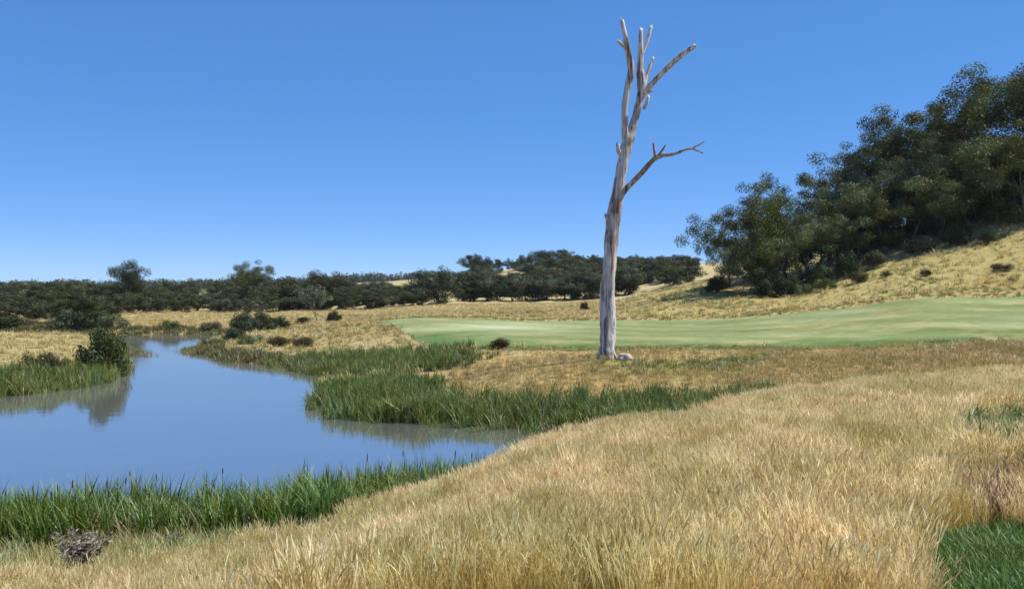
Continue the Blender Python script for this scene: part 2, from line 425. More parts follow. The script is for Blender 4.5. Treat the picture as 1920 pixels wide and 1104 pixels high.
Z_MID = poly([(815,44.5),(860,39.5),(960,37.4),(1100,37.2),(1300,37.2),(1440,36.4),(1500,31),(1600,35),(1720,42),(1800,47),(1700,52.6),(1300,55),(1100,55.5),(960,55.8),(880,55)])
Z_GREENSTRIP = poly([(1120,43.5),(1250,42),(1420,42.5),(1500,45),(1420,47.5),(1250,46.2),(1130,46)])
Z_FRINGE = poly([(770,66),(838,58.6),(950,55),(1150,54.4),(1300,54),(1600,52),(1900,49.8),(2400,48),(2400,50.5),(1900,52.4),(1600,54.4),(1300,56.4),(1150,57),(950,57.5),(845,61.5)])
Z_LFIELD = poly([(-300,47),(60,51),(150,55),(200,63),(236,66),(222,76),(210,88),(192,97),(140,102),(0,103.5),(-300,102)])
Z_RFIELD = poly([(380,73),(430,66.5),(520,66),(690,66.5),(800,64),(765,80),(720,98),(690,112),(800,115),(1100,102),(1330,100),(1330,120),(1200,140),(900,165),(500,170),(440,110),(405,100),(376,86)])
Z_SLOPE = poly([(1130,97),(1300,93),(1450,87),(1600,83),(1700,81),(1900,79),(2300,77),(2300,103),(1900,104),(1700,107),(1500,110),(1350,112),(1320,128),(1180,128)])

def grade(x, y, base=(.36, .275, .125)):
    """ground colour per zone (earth, thatch and short grass)"""
    c = np.tile(np.array(base), (len(x), 1)); r = np.hypot(x, y)
    def put(P, col, soft):
        lo = P.min(0)-2*soft; hi = P.max(0)+2*soft
        k = (x > lo[0]) & (x < hi[0]) & (y > lo[1]) & (y < hi[1]); xk = x[k]; yk = y[k]
        d = pdist(P, xk, yk); s = np.where(inside(P, xk, yk), d, -d) + wav(xk, yk, 5, 30)*soft*.6
        w = np.clip(s/soft+.5, 0, 1)[:, None]
        c[k] = c[k]*(1-w) + np.array(col)*w
    far = np.clip((r-120)/60, 0, 1)[:, None]
    c[:] = c*(1-far) + np.array((.40, .325, .16))*far
    vf = np.clip((r-700)/300, 0, 1)[:, None]
    c[:] = c*(1-vf) + np.array((.13, .14, .07))*vf
    put(Z_LFIELD, (.30, .255, .105), 3); put(Z_RFIELD, (.31, .25, .11), 5); put(Z_SLOPE, (.34, .28, .105), 4)
    put(Z_MID, (.36, .26, .11), 2); put(Z_GREENSTRIP, (.17, .19, .05), 2); put(Z_FRINGE, (.10, .15, .05), .7)
    put(Z_FORE, (.33, .25, .10), 1.5); put(Z_LAWN, (.05, .10, .02), .4); put(Z_DOCK, (.26, .17, .10), .5); put(Z_WEED, (.2, .2, .07), 1.5); put(Z_REDD, (.30, .19, .11), 3)
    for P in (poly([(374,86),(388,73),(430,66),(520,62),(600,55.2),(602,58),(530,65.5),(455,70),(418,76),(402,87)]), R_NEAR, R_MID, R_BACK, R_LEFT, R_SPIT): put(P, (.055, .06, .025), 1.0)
    return c

# polar sheet round the camera, out to the horizon
th = np.concatenate([np.linspace(-math.pi, -.70, 60, endpoint=False), np.linspace(-.70, .70, 560), np.linspace(.70, math.pi, 60)[1:]])
rr = np.concatenate([[.6, 1.5], np.geomspace(2.4, 45, 230), np.geomspace(45, 260, 300)[1:], np.geomspace(260, 9000, 110)[1:]])
TH, RR = np.meshgrid(th, rr); X = (np.sin(TH)*RR).ravel(); Y = (np.cos(TH)*RR).ravel()
Zt = height(X, Y)
fmask = inside(FAIR, X, Y)
colr = np.ones((len(X), 4), np.float32); nearm = RR.ravel() < 2500
colr[:, :3] = (.13, .14, .07); colr[nearm, :3] = grade(X[nearm], Y[nearm])
nt, nr = len(th), len(rr)
ii, jj = np.meshgrid(np.arange(nr-1), np.arange(nt-1), indexing='ij'); ii = ii.ravel(); jj = jj.ravel()
Q = np.stack([ii*nt+jj, (ii+1)*nt+jj, (ii+1)*nt+jj+1, ii*nt+jj+1], 1)
fq = fmask[Q].sum(1) >= 3
V = np.stack([X, Y, Zt], 1)
def sub(name, mask, mat, cols):
    q = Q[mask]; u, inv = np.unique(q, return_inverse=True)
    me = mesh_np(name, V[u], inv.reshape(q.shape), [mat], True, {'Col': ('FLOAT_COLOR', cols[u])})
    # faces must look up
    o = link(name, me); return o
Q = Q[:, ::-1]
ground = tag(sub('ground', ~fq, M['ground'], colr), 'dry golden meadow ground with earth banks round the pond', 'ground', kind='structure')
fc = colr.copy()
def blobmask(px, D, rx, ry):
    return np.exp(-(((X-wx(px, D))/rx)**2+((Y-D)/ry)**2))[:, None]
fc[:, :3] = (.185, .218, .088)
fc[:, :3] = fc[:, :3]*(1-blobmask(930, 86, 6, 7)) + np.array((.33, .36, .19))*blobmask(930, 86, 6, 7)
for a in ((1650, 58, 9, 1.6), (1880, 57, 8, 1.6)):
    b = blobmask(*a); fc[:, :3] = fc[:, :3]*(1-b) + np.array((.32, .35, .19))*b
LOWE = np.array([(wx(p, d), d) for p, d in ((770,75),(790,69),(835,61),(950,57),(1150,56.5),(1300,56),(1600,54),(1900,52),(2500,50))])
_d = np.full(len(X), 1e9)
for (ax, ay), (bx, by) in zip(LOWE[:-1], LOWE[1:]):
    vx, vy = bx-ax, by-ay; t_ = np.clip(((X-ax)*vx+(Y-ay)*vy)/(vx*vx+vy*vy), 0, 1)
    _d = np.minimum(_d, np.hypot(X-ax-t_*vx, Y-ay-t_*vy))
for wd_, cl_ in ((7.5, (.155, .20, .075)), (3.6, (.095, .15, .045))):   # first cut and rough along the lower edge
    w_ = np.clip((wd_-_d+wav(X, Y, 12, 60)*1.2)/1.6, 0, 1)[:, None]; fc[:, :3] = fc[:, :3]*(1-w_)+np.array(cl_)*w_
b = blobmask(830, 66, 3.4, 4.5); fc[:, :3] = fc[:, :3]*(1-b) + np.array((.11, .18, .05))*b
fair = tag(sub('fairway', fq, M['fairway'], fc), 'smooth pale green mown golf fairway below the wooded slope', 'fairway', kind='structure')

# pond surface
px0, px1 = POND[:, 0].min()-3, POND[:, 0].max()+3
gx = np.linspace(px0, px1, 40); gy = np.linspace(14, 116, 60)
GX, GY = np.meshgrid(gx, gy); nx = len(gx)
a_, b_ = np.meshgrid(np.arange(len(gy)-1), np.arange(nx-1), indexing='ij'); a_ = a_.ravel(); b_ = b_.ravel()
WQ = np.stack([a_*nx+b_, a_*nx+b_+1, (a_+1)*nx+b_+1, (a_+1)*nx+b_], 1)
wv = np.stack([GX.ravel(), GY.ravel(), np.zeros(GX.size)], 1)
keep = (inside(POND, wv[:, 0], wv[:, 1]) | (pdist(POND, wv[:, 0], wv[:, 1]) < 3.5))[WQ].any(1)
WQ = WQ[keep]; u, inv = np.unique(WQ, return_inverse=True)
pond = tag(link('pond', mesh_np('pond', wv[u], inv.reshape(WQ.shape), [M['water']])), 'still blue pond narrowing towards the far bank', 'pond', kind='structure')

# ------------------------------------------------------------------ ground cover (scattered blades)
def src_collection(name, meshes):
    co = bpy.data.collections.new(name)
    for k, me in enumerate(meshes):
        o = bpy.data.objects.new('%s_%02d' % (name, k), me); co.objects.link(o)
    return co

def gn_group(co):
    g = bpy.data.node_groups.new('scatter_'+co.name, 'GeometryNodeTree')
    g.interface.new_socket('Geometry', in_out='INPUT', socket_type='NodeSocketGeometry')
    g.interface.new_socket('Geometry', in_out='OUTPUT', socket_type='NodeSocketGeometry')
    gi = g.nodes.new('NodeGroupInput'); go = g.nodes.new('NodeGroupOutput')
    ci = g.nodes.new('GeometryNodeCollectionInfo'); ci.inputs['Collection'].default_value = co
    ci.inputs['Separate Children'].default_value = True; ci.inputs['Reset Children'].default_value = True
    ip = g.nodes.new('GeometryNodeInstanceOnPoints'); ip.inputs['Pick Instance'].default_value = True
    def attr(nm, t):
        a = g.nodes.new('GeometryNodeInputNamedAttribute'); a.data_type = t; a.inputs['Name'].default_value = nm
        return next(o for o in a.outputs if o.enabled and o.name == 'Attribute')
    e = g.nodes.new('FunctionNodeEulerToRotation')
    L = g.links.new
    L(gi.outputs[0], ip.inputs['Points']); L(ci.outputs[0], ip.inputs['Instance'])
    L(attr('vid', 'INT'), ip.inputs['Instance Index'])
    L(attr('rot', 'FLOAT_VECTOR'), e.inputs[0]); L(e.outputs[0], ip.inputs['Rotation'])
    L(attr('scl', 'FLOAT_VECTOR'), ip.inputs['Scale'])
    L(ip.outputs[0], go.inputs[0])
    return g

def scatter(name, polys, dens, co, smin, smax, label, cat, excl=(), tilt=.12, sink=.03, shrink=None, edge=.0, clump=None, zmin=-.35, maxn=200000, fade=None):
    xs, ys = [], []
    for P in polys:
        x0, y0 = P.min(0); x1, y1 = P.max(0)
        n = int((x1-x0)*(y1-y0)*dens)
        x = rng.uniform(x0-edge, x1+edge, n); y = rng.uniform(y0-edge, y1+edge, n)
        k = np.abs(x) < y*.66+1.5; x = x[k]; y = y[k]                # a margin beyond the view
        ins = inside(P, x, y)
        if edge:
            d = pdist(P, x, y); s = np.where(ins, d, -d) + wav(x, y, 1.7, 20)*edge
            ins = s > rng.normal(0, edge*.5, len(x))
        x = x[ins]; y = y[ins]
        for E in excl:
            k = ~inside(E, x, y); x = x[k]; y = y[k]
        if clump:
            k = wav(x, y, clump[0], 40) > rng.normal(clump[1], .35, len(x)); x = x[k]; y = y[k]
        if fade is not None:
            k = rng.uniform(size=len(x)) < np.clip(fade/np.maximum(y, 1), 0.12, 1); x = x[k]; y = y[k]
        xs.append(x); ys.append(y)
    x = np.concatenate(xs); y = np.concatenate(ys)
    z = height(x, y); k = z > zmin; x, y, z = x[k], y[k], z[k]
    n = len(x)
    rot = np.stack([rng.normal(0, tilt, n), rng.normal(0, tilt, n), rng.uniform(0, 6.283, n)], 1)
    s = rng.uniform(smin, smax, n)*(1+.18*wav(x, y, 4, 50))
    if shrink: s *= np.clip(1-(y-shrink[0])/shrink[1], shrink[2], 1)
    scl = np.stack([s*rng.uniform(.9, 1.2, n), s*rng.uniform(.9, 1.2, n), s], 1)
    me = bpy.data.meshes.new(name); me.vertices.add(n)
    me.vertices.foreach_set('co', np.stack([x, y, z-sink], 1).astype(np.float32).ravel())
    for nm, t, arr in (('rot', 'FLOAT_VECTOR', rot), ('scl', 'FLOAT_VECTOR', scl), ('vid', 'INT', rng.integers(0, len(co.objects), n))):
        a = me.attributes.new(nm, t, 'POINT'); a.data.foreach_set('vector' if t != 'INT' else 'value', arr.astype(np.float32 if t != 'INT' else np.int32).ravel())
    o = link(name, me); md = o.modifiers.new('scatter', 'NODES'); md.node_group = gn_group(co)
    tag(o, label, cat, kind='stuff'); print(name, n)
    return o

def blade(b, base, h, w, lean, r, segs=3, a1=1.0, droop=.5):
    """curved tapering leaf blade"""
    d = Vector((math.cos(lean[0]), math.sin(lean[0]), 0)); side = Vector((-d.y, d.x, 0))
    side = (side + d*r.uniform(-.6, .6)).normalized()
    pts, ws = [], []
    for k in range(segs+1):
        t = k/segs; pts.append(base + d*(lean[1]*h*t**(1+droop)) + Vector((0, 0, h*(t-.28*lean[1]*t*t))))
        ws.append(w*(1-t**2.2)+.0015)
    b.ribbon(pts, ws, side, 0, a1)
    return pts[-1], d

def seed_tuft(seed, H=.62, n=32, rad=.15, mat='straw', head=.07, hw=.0085, nb=9, bw=.0035):
    r = random.Random(seed); b = MB()
    for _ in range(n):
        a = r.uniform(0, 6.28); q = rad*math.sqrt(r.random()); base = Vector((math.cos(a)*q, math.sin(a)*q, 0))
        h = H*r.uniform(.7, 1.12); ln = (r.uniform(0, 6.28), r.uniform(.02, .30))
        d = Vector((math.cos(ln[0]), math.sin(ln[0]), 0)); side = Vector((-d.y, d.x, 0))
        pts = [base + d*(ln[1]*h*t**1.8) + Vector((0, 0, h*t)) for t in (0, .35, .7, 1)]
        b.ribbon(pts, [.0045, .004, .0035, .003], side, .1, .72)
        t = pts[-1]; dv = (pts[-1]-pts[-2]).normalized(); hh = head*r.uniform(.7, 1.4)
        dv2 = (dv + d*r.uniform(0, .45) - Vector((0, 0, r.uniform(0, .2)))).normalized()
        for sd in (side, side.cross(dv).normalized()):
            w = hw*r.uniform(.7, 1.3)
            b.ribbon([t-dv*hh*.25, t+dv*hh*.25, t+dv*hh*.5+dv2*hh*.3, t+dv*hh*.55+dv2*hh*.75], [.004, w, w*.8, .002], sd, .8, 1)
    for _ in range(nb):
        a = r.uniform(0, 6.28); q = rad*math.sqrt(r.random())
        blade(b, Vector((math.cos(a)*q, math.sin(a)*q, 0)), H*r.uniform(.35, .75), bw*r.uniform(.7, 1.5), (r.uniform(0, 6.28), r.uniform(.1, .6)), r, 3, .55)
    return b.mesh('tuft', [M[mat]])

def blade_tuft(seed, H, n, rad, w, mat, lean=(.05, .6), segs=3, heads=0):
    r = random.Random(seed); b = MB(); hb = MB()
    for _ in range(n):
        a = r.uniform(0, 6.28); q = rad*math.sqrt(r.random()); base = Vector((math.cos(a)*q, math.sin(a)*q, 0))
        blade(b, base, H*r.uniform(.6, 1.1), w*r.uniform(.7, 1.3), (r.uniform(0, 6.28), r.uniform(*lean)), r, segs)
    for _ in range(heads):
        a = r.uniform(0, 6.28); base = Vector((math.cos(a)*rad*.5, math.sin(a)*rad*.5, 0)); h = H*r.uniform(1.0, 1.22)
        d = Vector((r.uniform(-.1, .1), r.uniform(-.1, .1), 1))
        b.tube([base, base+d*h*.5, base+d*h], [.006, .005, .004], 4, cap=False)
        hb.tube([base+d*(h-.14), base+d*(h-.12), base+d*(h-.03), base+d*h], [.005, .012, .011, .004], 5)
    me = b.mesh('tuft', [M[mat]])
    if heads:
        nv = len(b.v); b.v += hb.v; b.a += hb.a; nf = len(b.f); b.f += [tuple(i+nv for i in f) for f in hb.f]
        me = b.mesh('tuft', [M[mat], M['head']])
        f4 = [k for k, f in enumerate(b.f) if f[2] != f[3]]; f3 = [k for k, f in enumerate(b.f) if f[2] == f[3]]
        for k, src in enumerate(f4+f3):
            if src >= nf: me.polygons[k].material_index = 1
    return me

C_STRAW = src_collection('seeding_tuft', [seed_tuft(100+k, H=.50+.04*(k % 4)) for k in range(9)])
C_STRAWF = src_collection('thick_tuft', [seed_tuft(130+k, H=.55, n=12, rad=.22, mat='straw_mid', head=.14, hw=.03, nb=10, bw=.02) for k in range(6)])
C_ROUGH = src_collection('rough_tuft', [blade_tuft(160+k, .32, 22, .2, .02, 'rough', (.1, .9)) for k in range(5)])
C_DRYROUGH = src_collection('dry_rough_tuft', [blade_tuft(170+k, .36, 20, .26, .03, 'straw_mid', (.1, .9)) for k in range(5)])
C_FUZZ = src_collection('fuzz_tuft', [blade_tuft(180+k, .38, 34, .16, .009, 'fuzz', (.05, .7)) for k in range(6)])
C_LAWN = src_collection('lush_tuft', [blade_tuft(200+k, .20, 34, .11, .008, 'lawn', (.1, 1.0)) for k in range(6)])
C_REED = src_collection('reed_clump', [blade_tuft(240+k, 1.05, 20, .17, .026, 'reed', (.05, .55) if k < 9 else (.15, .95), 4, heads=(1 if k < 1 else 0)) for k in range(14)]
  + [blade_tuft(256+k, .9, 11, .2, .022, 'deadreed', (.1, .8), 4) for k in range(2)])
C_REEDM = src_collection('bank_reed_clump', [blade_tuft(260+k, 1.1, 22, .28, .036, 'reed_dark', (.05, .5) if k < 4 else (.15, .9), 4) for k in range(7)]
  + [blade_tuft(274, .95, 12, .28, .03, 'deadreed', (.1, .8), 4)])
C_SEDGE = src_collection('sedge_clump', [blade_tuft(280+k, .55, 24, .35, .045, 'sedge', (.1, .7)) for k in range(5)])
C_WEED = src_collection('weed_clump', [blade_tuft(300+k, .42, 24, .13, .028, 'weed', (.1, .9)) for k in range(5)])
C_DOCK = src_collection('dock_clump', [blade_tuft(320+k, .40, 22, .14, .020, 'dock', (.1, .6)) for k in range(5)])

scatter('dry_tall_grass', [Z_FORE], 95, C_STRAW, .66, .98, 'tall golden seeding grass covering the whole foreground bank', 'grass', excl=(Z_LAWN, Z_DOCK, Z_WEED), edge=.35, fade=17, zmin=.1, shrink=(20, 34, .5))
Z_FUZZ = poly([(-200,10.5),(0,11.6),(150,12.8),(300,14),(480,15.4),(620,16.4),(610,17.8),(480,17.6),(330,17.3),(150,17.1),(-200,17)])
scatter('green_bank_grass', [Z_FUZZ], 26, C_FUZZ, .7, 1.2, 'yellow green fuzzy grass between the near reeds and the golden bank', 'grass', edge=.4)
scatter('lush_grass', [Z_LAWN], 90, C_LAWN, .8, 1.3, 'patch of lush green grass in the bottom right corner', 'grass', edge=.15)
scatter('green_weeds', [Z_WEED], 26, C_WEED, .9, 1.5, 'green weeds among dry grass at the right edge', 'weeds', edge=.3)
scatter('brown_dock_weeds', [Z_DOCK], 16, C_DOCK, .8, 1.35, 'reddish brown seeding weeds above the lush green patch', 'weeds', edge=.2)
scatter('green_stems', [poly([(1100,5.6),(1250,7.6),(1500,8.6),(1740,8.4),(1760,5.4)])], 9, C_FUZZ, .8, 1.3, 'green stems mixed into the golden grass at the bottom edge', 'grass', clump=(2.5, .0))
scatter('reed_bed', [R_NEAR], 17, C_REED, .62, 1.12, 'green reed bed along the near edge of the pond', 'reeds', edge=.25, tilt=.1)
scatter('reed_bed', [R_MID], 16, C_REEDM, .5, 1.0, 'dark green reed bed standing in the water below the dead tree', 'reeds', edge=.7, tilt=.12)
scatter('reed_bed', [R_BACK], 9, C_REEDM, .4, .8, 'low green reed bed on the far right shore before the fairway', 'reeds', edge=1.0, tilt=.12)
scatter('reed_bed', [R_LEFT], 10, C_REEDM, .6, 1.1, 'dark green reed bed on the left bank around the round bush', 'reeds', edge=.3, tilt=.08)
R_SHORE = poly([(374,86),(388,73),(430,66),(520,62),(600,55.2),(602,58),(530,65.5),(455,70),(418,76),(402,87)])
R_FARSH = poly([(-150,111.6),(0,111.6),(210,108.8),(380,111.2),(432,107),(450,111),(380,115),(200,113),(0,116),(-150,116)])
scatter('shore_sedge', [R_SHORE, R_FARSH], 5, C_SEDGE, .8, 1.3, 'dark green sedge fringe along the far shores of the pond', 'sedge', edge=.4, zmin=-.3)
scatter('sedge', [R_SPIT], 5, C_SEDGE, .7, 1.1, 'low green sedge spit crossing the narrow far end of the pond', 'sedge', edge=.5, zmin=-.9, sink=-.1)
scatter('dry_bank_grass', [Z_MID], 12, C_STRAWF, .4, .7, 'golden tussock grass on the bank around the dead tree', 'grass', excl=(Z_GREENSTRIP,), edge=.4, shrink=(42, 22, .5))
scatter('green_rough', [Z_GREENSTRIP], 9, C_ROUGH, .8, 1.3, 'strip of short green grass on the bank right of the dead tree', 'grass', edge=.8)
scatter('mixed_rough', [poly([(1360,29),(1500,26),(1640,27),(1800,27.5),(2100,27),(2250,48),(1700,51.5),(1400,53),(1330,45)])], 8, C_ROUGH, .55, 1.05, 'olive green grass mixed into the dry grass below the right fairway', 'grass', clump=(6, -.15))
scatter('red_brown_weeds', [Z_REDD], 3.5, C_DOCK, .7, 1.2, 'reddish brown seeding weeds at the right edge below the fairway', 'weeds', edge=.8, clump=(5, .0))
scatter('dry_rough', [poly([(1500,27),(1640,28),(1800,28.5),(2150,28),(2250,49),(1800,51),(1780,46),(1700,41),(1600,34)])], 9, C_STRAWF, .35, .65, 'short olive and straw tussocks behind the golden crest at right', 'grass', edge=.5)
scatter('fairway_fringe', [Z_FRINGE], 8, C_ROUGH, .4, .7, 'dark green unmown fringe along the lower fairway edge', 'grass', edge=.3)
Z_ALL = poly([(-150,44),(2100,44),(2100,112),(1500,112),(1340,128),(1150,135),(1150,235),(-150,235)])
scatter('slope_rough', [Z_SLOPE, Z_RFIELD, Z_MID], 1.4, C_ROUGH, .7, 1.6, 'scattered green tufts in the dry grass of the slope and fields', 'grass', excl=(FAIR,), clump=(14, .35))
Z_TOPF = poly([(690,112),(716,99),(752,83),(790,70),(770,69),(720,84),(680,100),(660,114),(800,118),(950,104),(1130,100.5),(1300,96),(1450,90),(1600,86),(1700,84),(1900,82),(2200,80),(2200,76.5),(1900,77.5),(1700,79.5),(1600,81.5),(1450,85.5),(1300,91.5),(1130,95.5),(950,98.5),(800,111.5)])
scatter('fairway_upper_fringe', [Z_TOPF], 3.0, C_ROUGH, .5, 1.1, 'olive unmown fringe along the upper fairway edge', 'grass', edge=.6)
scatter('field_grass', [Z_ALL], 1.1, C_DRYROUGH, .7, 1.5, 'dry straw coloured grass on the fields and slope around the fairway', 'grass', excl=(FAIR, POND, Z_MID), sink=.05)

scatter('short_dry_grass', [Z_WEED, Z_DOCK], 45, C_STRAW, .4, .7, 'short straw grass between the weeds at the right edge', 'grass', edge=.3)

# ------------------------------------------------------------------ trees
def leaf_cloud(centres, per, size, seed, droop=.35):
    """many small leaf sprays spread through ellipsoidal clumps; returns verts, quads"""
    g = np.random.default_rng(seed); Vs = []; tint = []
    for (c, rad, fl) in centres:
        n = int(per*(rad[0]*rad[1])*g.uniform(.75, 1.2)) if isinstance(rad, tuple) else int(per*rad*rad*g.uniform(.75, 1.2))
        rx, ry = rad if isinstance(rad, tuple) else (rad, rad)
        d = g.normal(size=(n, 3)); d /= np.linalg.norm(d, axis=1)[:, None]
        q = g.uniform(.12, 1.0, n)**.4
        p = d*q[:, None]*np.array((rx, ry, rx*fl)) + np.array(c)
        p += g.normal(0, .07*rx, (n, 3)); tint.append(np.full(n*4, g.uniform()))
        nn = d + g.normal(size=(n, 3))*.42; nn[:, 2] += .15; nn /= np.linalg.norm(nn, axis=1)[:, None]
        a = g.normal(size=(n, 3)); a[:, 2] -= droop; a -= nn*(a*nn).sum(1)[:, None]; a /= np.linalg.norm(a, axis=1)[:, None]
        b = np.cross(nn, a)
        L = (size*g.uniform(.6, 1.35, n))[:, None]; Wd = L*g.uniform(.32, .55, n)[:, None]
        Vs.append(np.stack([p-a*L*.5, p+b*Wd*.5-a*L*.05, p+a*L*.5, p-b*Wd*.5+a*L*.05], 1))
    Vv = np.concatenate(Vs).reshape(-1, 3)
    return Vv, np.arange(len(Vv)).reshape(-1, 4), {'tint': ('FLOAT', np.concatenate(tint).astype(np.float32))}

def tree_meshes(seed, H=14.0, fork=.30, spread=.55, limbs=4, clump=1.35, leafm='euc', barkm='bark', per=70, leaf=.34, flat=.72, lean=0.0, low=False):
    r = random.Random(seed); b = MB(); tips = []
    def grow(p, d, L, rad, lev):
        n = 5; pts = [p.copy()]; q = p.copy(); dd = d.copy()
        for k in range(n):
            dd = (dd + Vector((r.gauss(0, .13), r.gauss(0, .13), r.gauss(.03, .08)))).normalized()
            q = q + dd*L/n; pts.append(q.copy())
        rads = [rad*(1-.5*k/n) for k in range(n+1)]
        b.tube(pts, rads, 7 if lev < 2 else 5, .12 if lev == 0 else .05, seed+lev, cap=False)
        if lev == 3:
            tips.append((pts[-1], clump*r.uniform(.75, 1.15))); return
        if lev == 2:
            tips.append((pts[-1], clump*r.uniform(.8, 1.2)))
            tips.append((pts[3], clump*r.uniform(.55, .85)))
        nb = limbs if lev == 0 else r.choice((2, 3, 3)) if lev == 1 else 2
        a0 = r.uniform(0, 6.28)
        for k in range(nb):
            az = a0 + 6.283*k/nb + r.uniform(-.5, .5); s_ = spread*r.uniform(.6, 1.35)*(1 if lev else .9)
            if lev == 0 and k == 0: s_ *= .25
            e1 = dd.orthogonal().normalized(); e2 = dd.cross(e1)
            nd = (dd*math.cos(s_) + (e1*math.cos(az)+e2*math.sin(az))*math.sin(s_)).normalized()
            nd.z = max(nd.z, -.05); nd.normalize()
            st = pts[-1] if (k < 2 or lev == 0) else pts[r.choice((2, 3, 4))]
            if lev == 0 and k > 1: st = pts[r.choice((3, 4, 5))]
            grow(st, nd, L*r.uniform(.62, .95) if lev else H*r.uniform(.26, .36), rads[-1]*.72, lev+1)
    base = Vector((0, 0, -.35)); d0 = Vector((lean, 0, 1)).normalized()
    fl = [(base, .030*H), (Vector((0, 0, .4)), .022*H)]
    grow(base, d0, H*fork, .024*H, 0)
    b.tube([base, Vector((0, 0, .1)), d0*.9], [.042*H, .031*H, .022*H], 8, .14, seed, cap=False)
    cen = [((t.x, t.y, t.z), rd, flat) for t, rd in tips]
    if low:
        for k in range(9):
            a = r.uniform(0, 6.28); q = r.uniform(.08, .24)*H
            cen.append(((math.cos(a)*q, math.sin(a)*q, r.uniform(.06, .34)*H), clump*r.uniform(.8, 1.2), .8))
    top = max(c[0][2]+c[1]*c[2] for c in cen); k = H/top
    Vv, Fq, At = leaf_cloud(cen, per, leaf, seed)
    crown = mesh_np('crown', Vv*k, Fq, [M[leafm]], False, At)
    b.v = [(x*k, y*k, z*k) for x, y, z in b.v]
    return b.mesh('trunk', [M[barkm]], True), crown, H

EUC = [tree_meshes(11+k, 14, .24+.05*(k % 3), .60+.06*(k % 2), 5, 1.28, per=240, leaf=.24, lean=.12*((k % 3)-1)) for k in range(6)]
LOWT = [tree_meshes(41+k, 11, .18, .72, 6, 1.3, 'euc', low=True, per=230, leaf=.24) for k in range(4)]
FART = [tree_meshes(61+k, 11, .15, .70, 6, 1.4, 'euc_far', low=True, per=110, leaf=.38) for k in range(4)]
OPEN = [tree_meshes(81+k, 14, .30, .50, 6, 1.75, 'euc_far', per=95, leaf=.36) for k in range(3)]
DENSE = [tree_meshes(91+k, 10, .14, .75, 6, 1.7, 'dense', low=True, per=90, leaf=.38, flat=.85) for k in range(2)]
PALE = [tree_meshes(97+k, 7, .28, .6, 5, 1.0, 'pale', per=70, leaf=.36) for k in range(2)]

def put_tree(var, px, D, top, label, group=None, rz=None, wide=1.0, name='eucalyptus_tree', cat='tree', minh=3.0):
    """tree standing on the ground at (px, D); its top reaches the pixel row `top`"""
    x = wx(px, D); z = gz(x, D); tm, cm, H = var
    h = max(wz(top, D)-z, minh); s_ = h/H
    o = empty(name, (x, D, z), random.uniform(0, 6.28) if rz is None else rz); o.scale = (s_*wide, s_*wide, s_)
    link('trunk', tm, o); link('crown', cm, o)
    return tag(o, label, cat, group)

G1 = 'eucalypts on the right hillside'
hill = [ # px, D, top row, variant, width, label
 (1368, 117, 420, LOWT[1], .5, 'small outlying eucalypt at the left foot of the wooded hillside'),
 (1420, 113, 341, EUC[1], .9, 'leaning eucalypt with open crown, leftmost tall tree of the hillside wood'),
 (1440, 119, 392, LOWT[0], 1.0, 'bushy eucalypt filling the gap behind the leftmost tall hillside tree'),
 (1498, 126, 320, EUC[0], .8, 'slim eucalypt with tufted top, second peak from the left of the hillside wood'),
 (1556, 126, 300, EUC[2], .85, 'eucalypt with a bare pale trunk in the middle of the hillside wood'),
 (1592, 129, 276, EUC[3], .9, 'narrow topped eucalypt left of the domed hillside crown'),
 (1652, 127, 237, EUC[4], .95, 'domed eucalypt crown on the skyline midway up the hillside'),
 (1704, 125, 246, EUC[5], .9, 'eucalypt in the skyline dip right of the domed hillside crown'),
 (1742, 123, 188, EUC[0], .95, 'tall eucalypt where the hillside skyline steps up sharply'),
 (1792, 122, 160, EUC[2], 1.0, 'tall eucalypt left of the highest hillside crowns'),
 (1850, 120, 127, EUC[1], 1.05, 'highest eucalypt of the hillside wood near the right edge'),
 (1915, 118, 124, EUC[3], 1.05, 'tall eucalypt cut by the right edge of the picture'),
 (1985, 116, 110, EUC[4], 1.05, 'tall hillside eucalypt almost wholly cut off by the right edge'),
 (1428, 109, 432, LOWT[2], .9, 'low bushy eucalypt at the front foot of the hillside wood'),
 (1462, 108, 428, LOWT[3], .95, 'dark spreading eucalypt above the shaded bank'),
 (1515, 112, 400, EUC[5], .95, 'eucalypt in the lower front row beside the yellow bank'),
 (1562, 111, 405, LOWT[1], .9, 'dark low eucalypt in the front row above a green gully shrub'),
 (1612, 114, 350, EUC[3], .9, 'mid height front row eucalypt below the domed crown'),
 (1660, 111, 350, LOWT[0], 1.0, 'broad bushy eucalypt in the front row centre of the hillside'),
 (1712, 112, 300, EUC[1], 1.0, 'front row eucalypt below the step in the skyline'),
 (1765, 110, 310, LOWT[2], 1.05, 'broad low branched eucalypt on the upper front edge of the wood'),
 (1815, 110, 255, EUC[0], 1.05, 'tall front row eucalypt below the highest crowns'),
 (1868, 108, 265, LOWT[3], 1.1, 'broad dark eucalypt above the open grassy slope'),
 (1925, 107, 230, EUC[2], 1.0, 'front row eucalypt cut by the right edge'),
 (1990, 106, 235, LOWT[1], 1.0, 'low front row eucalypt almost wholly cut off by the right edge'),
 (1690, 119, 330, LOWT[3], 1.0, 'shaded eucalypt deep inside the hillside wood'),
 (1585, 119, 360, LOWT[2], .9, 'shaded eucalypt behind the lower front row'),
 (1780, 117, 260, LOWT[0], 1.0, 'shaded eucalypt behind the upper front row'),
]
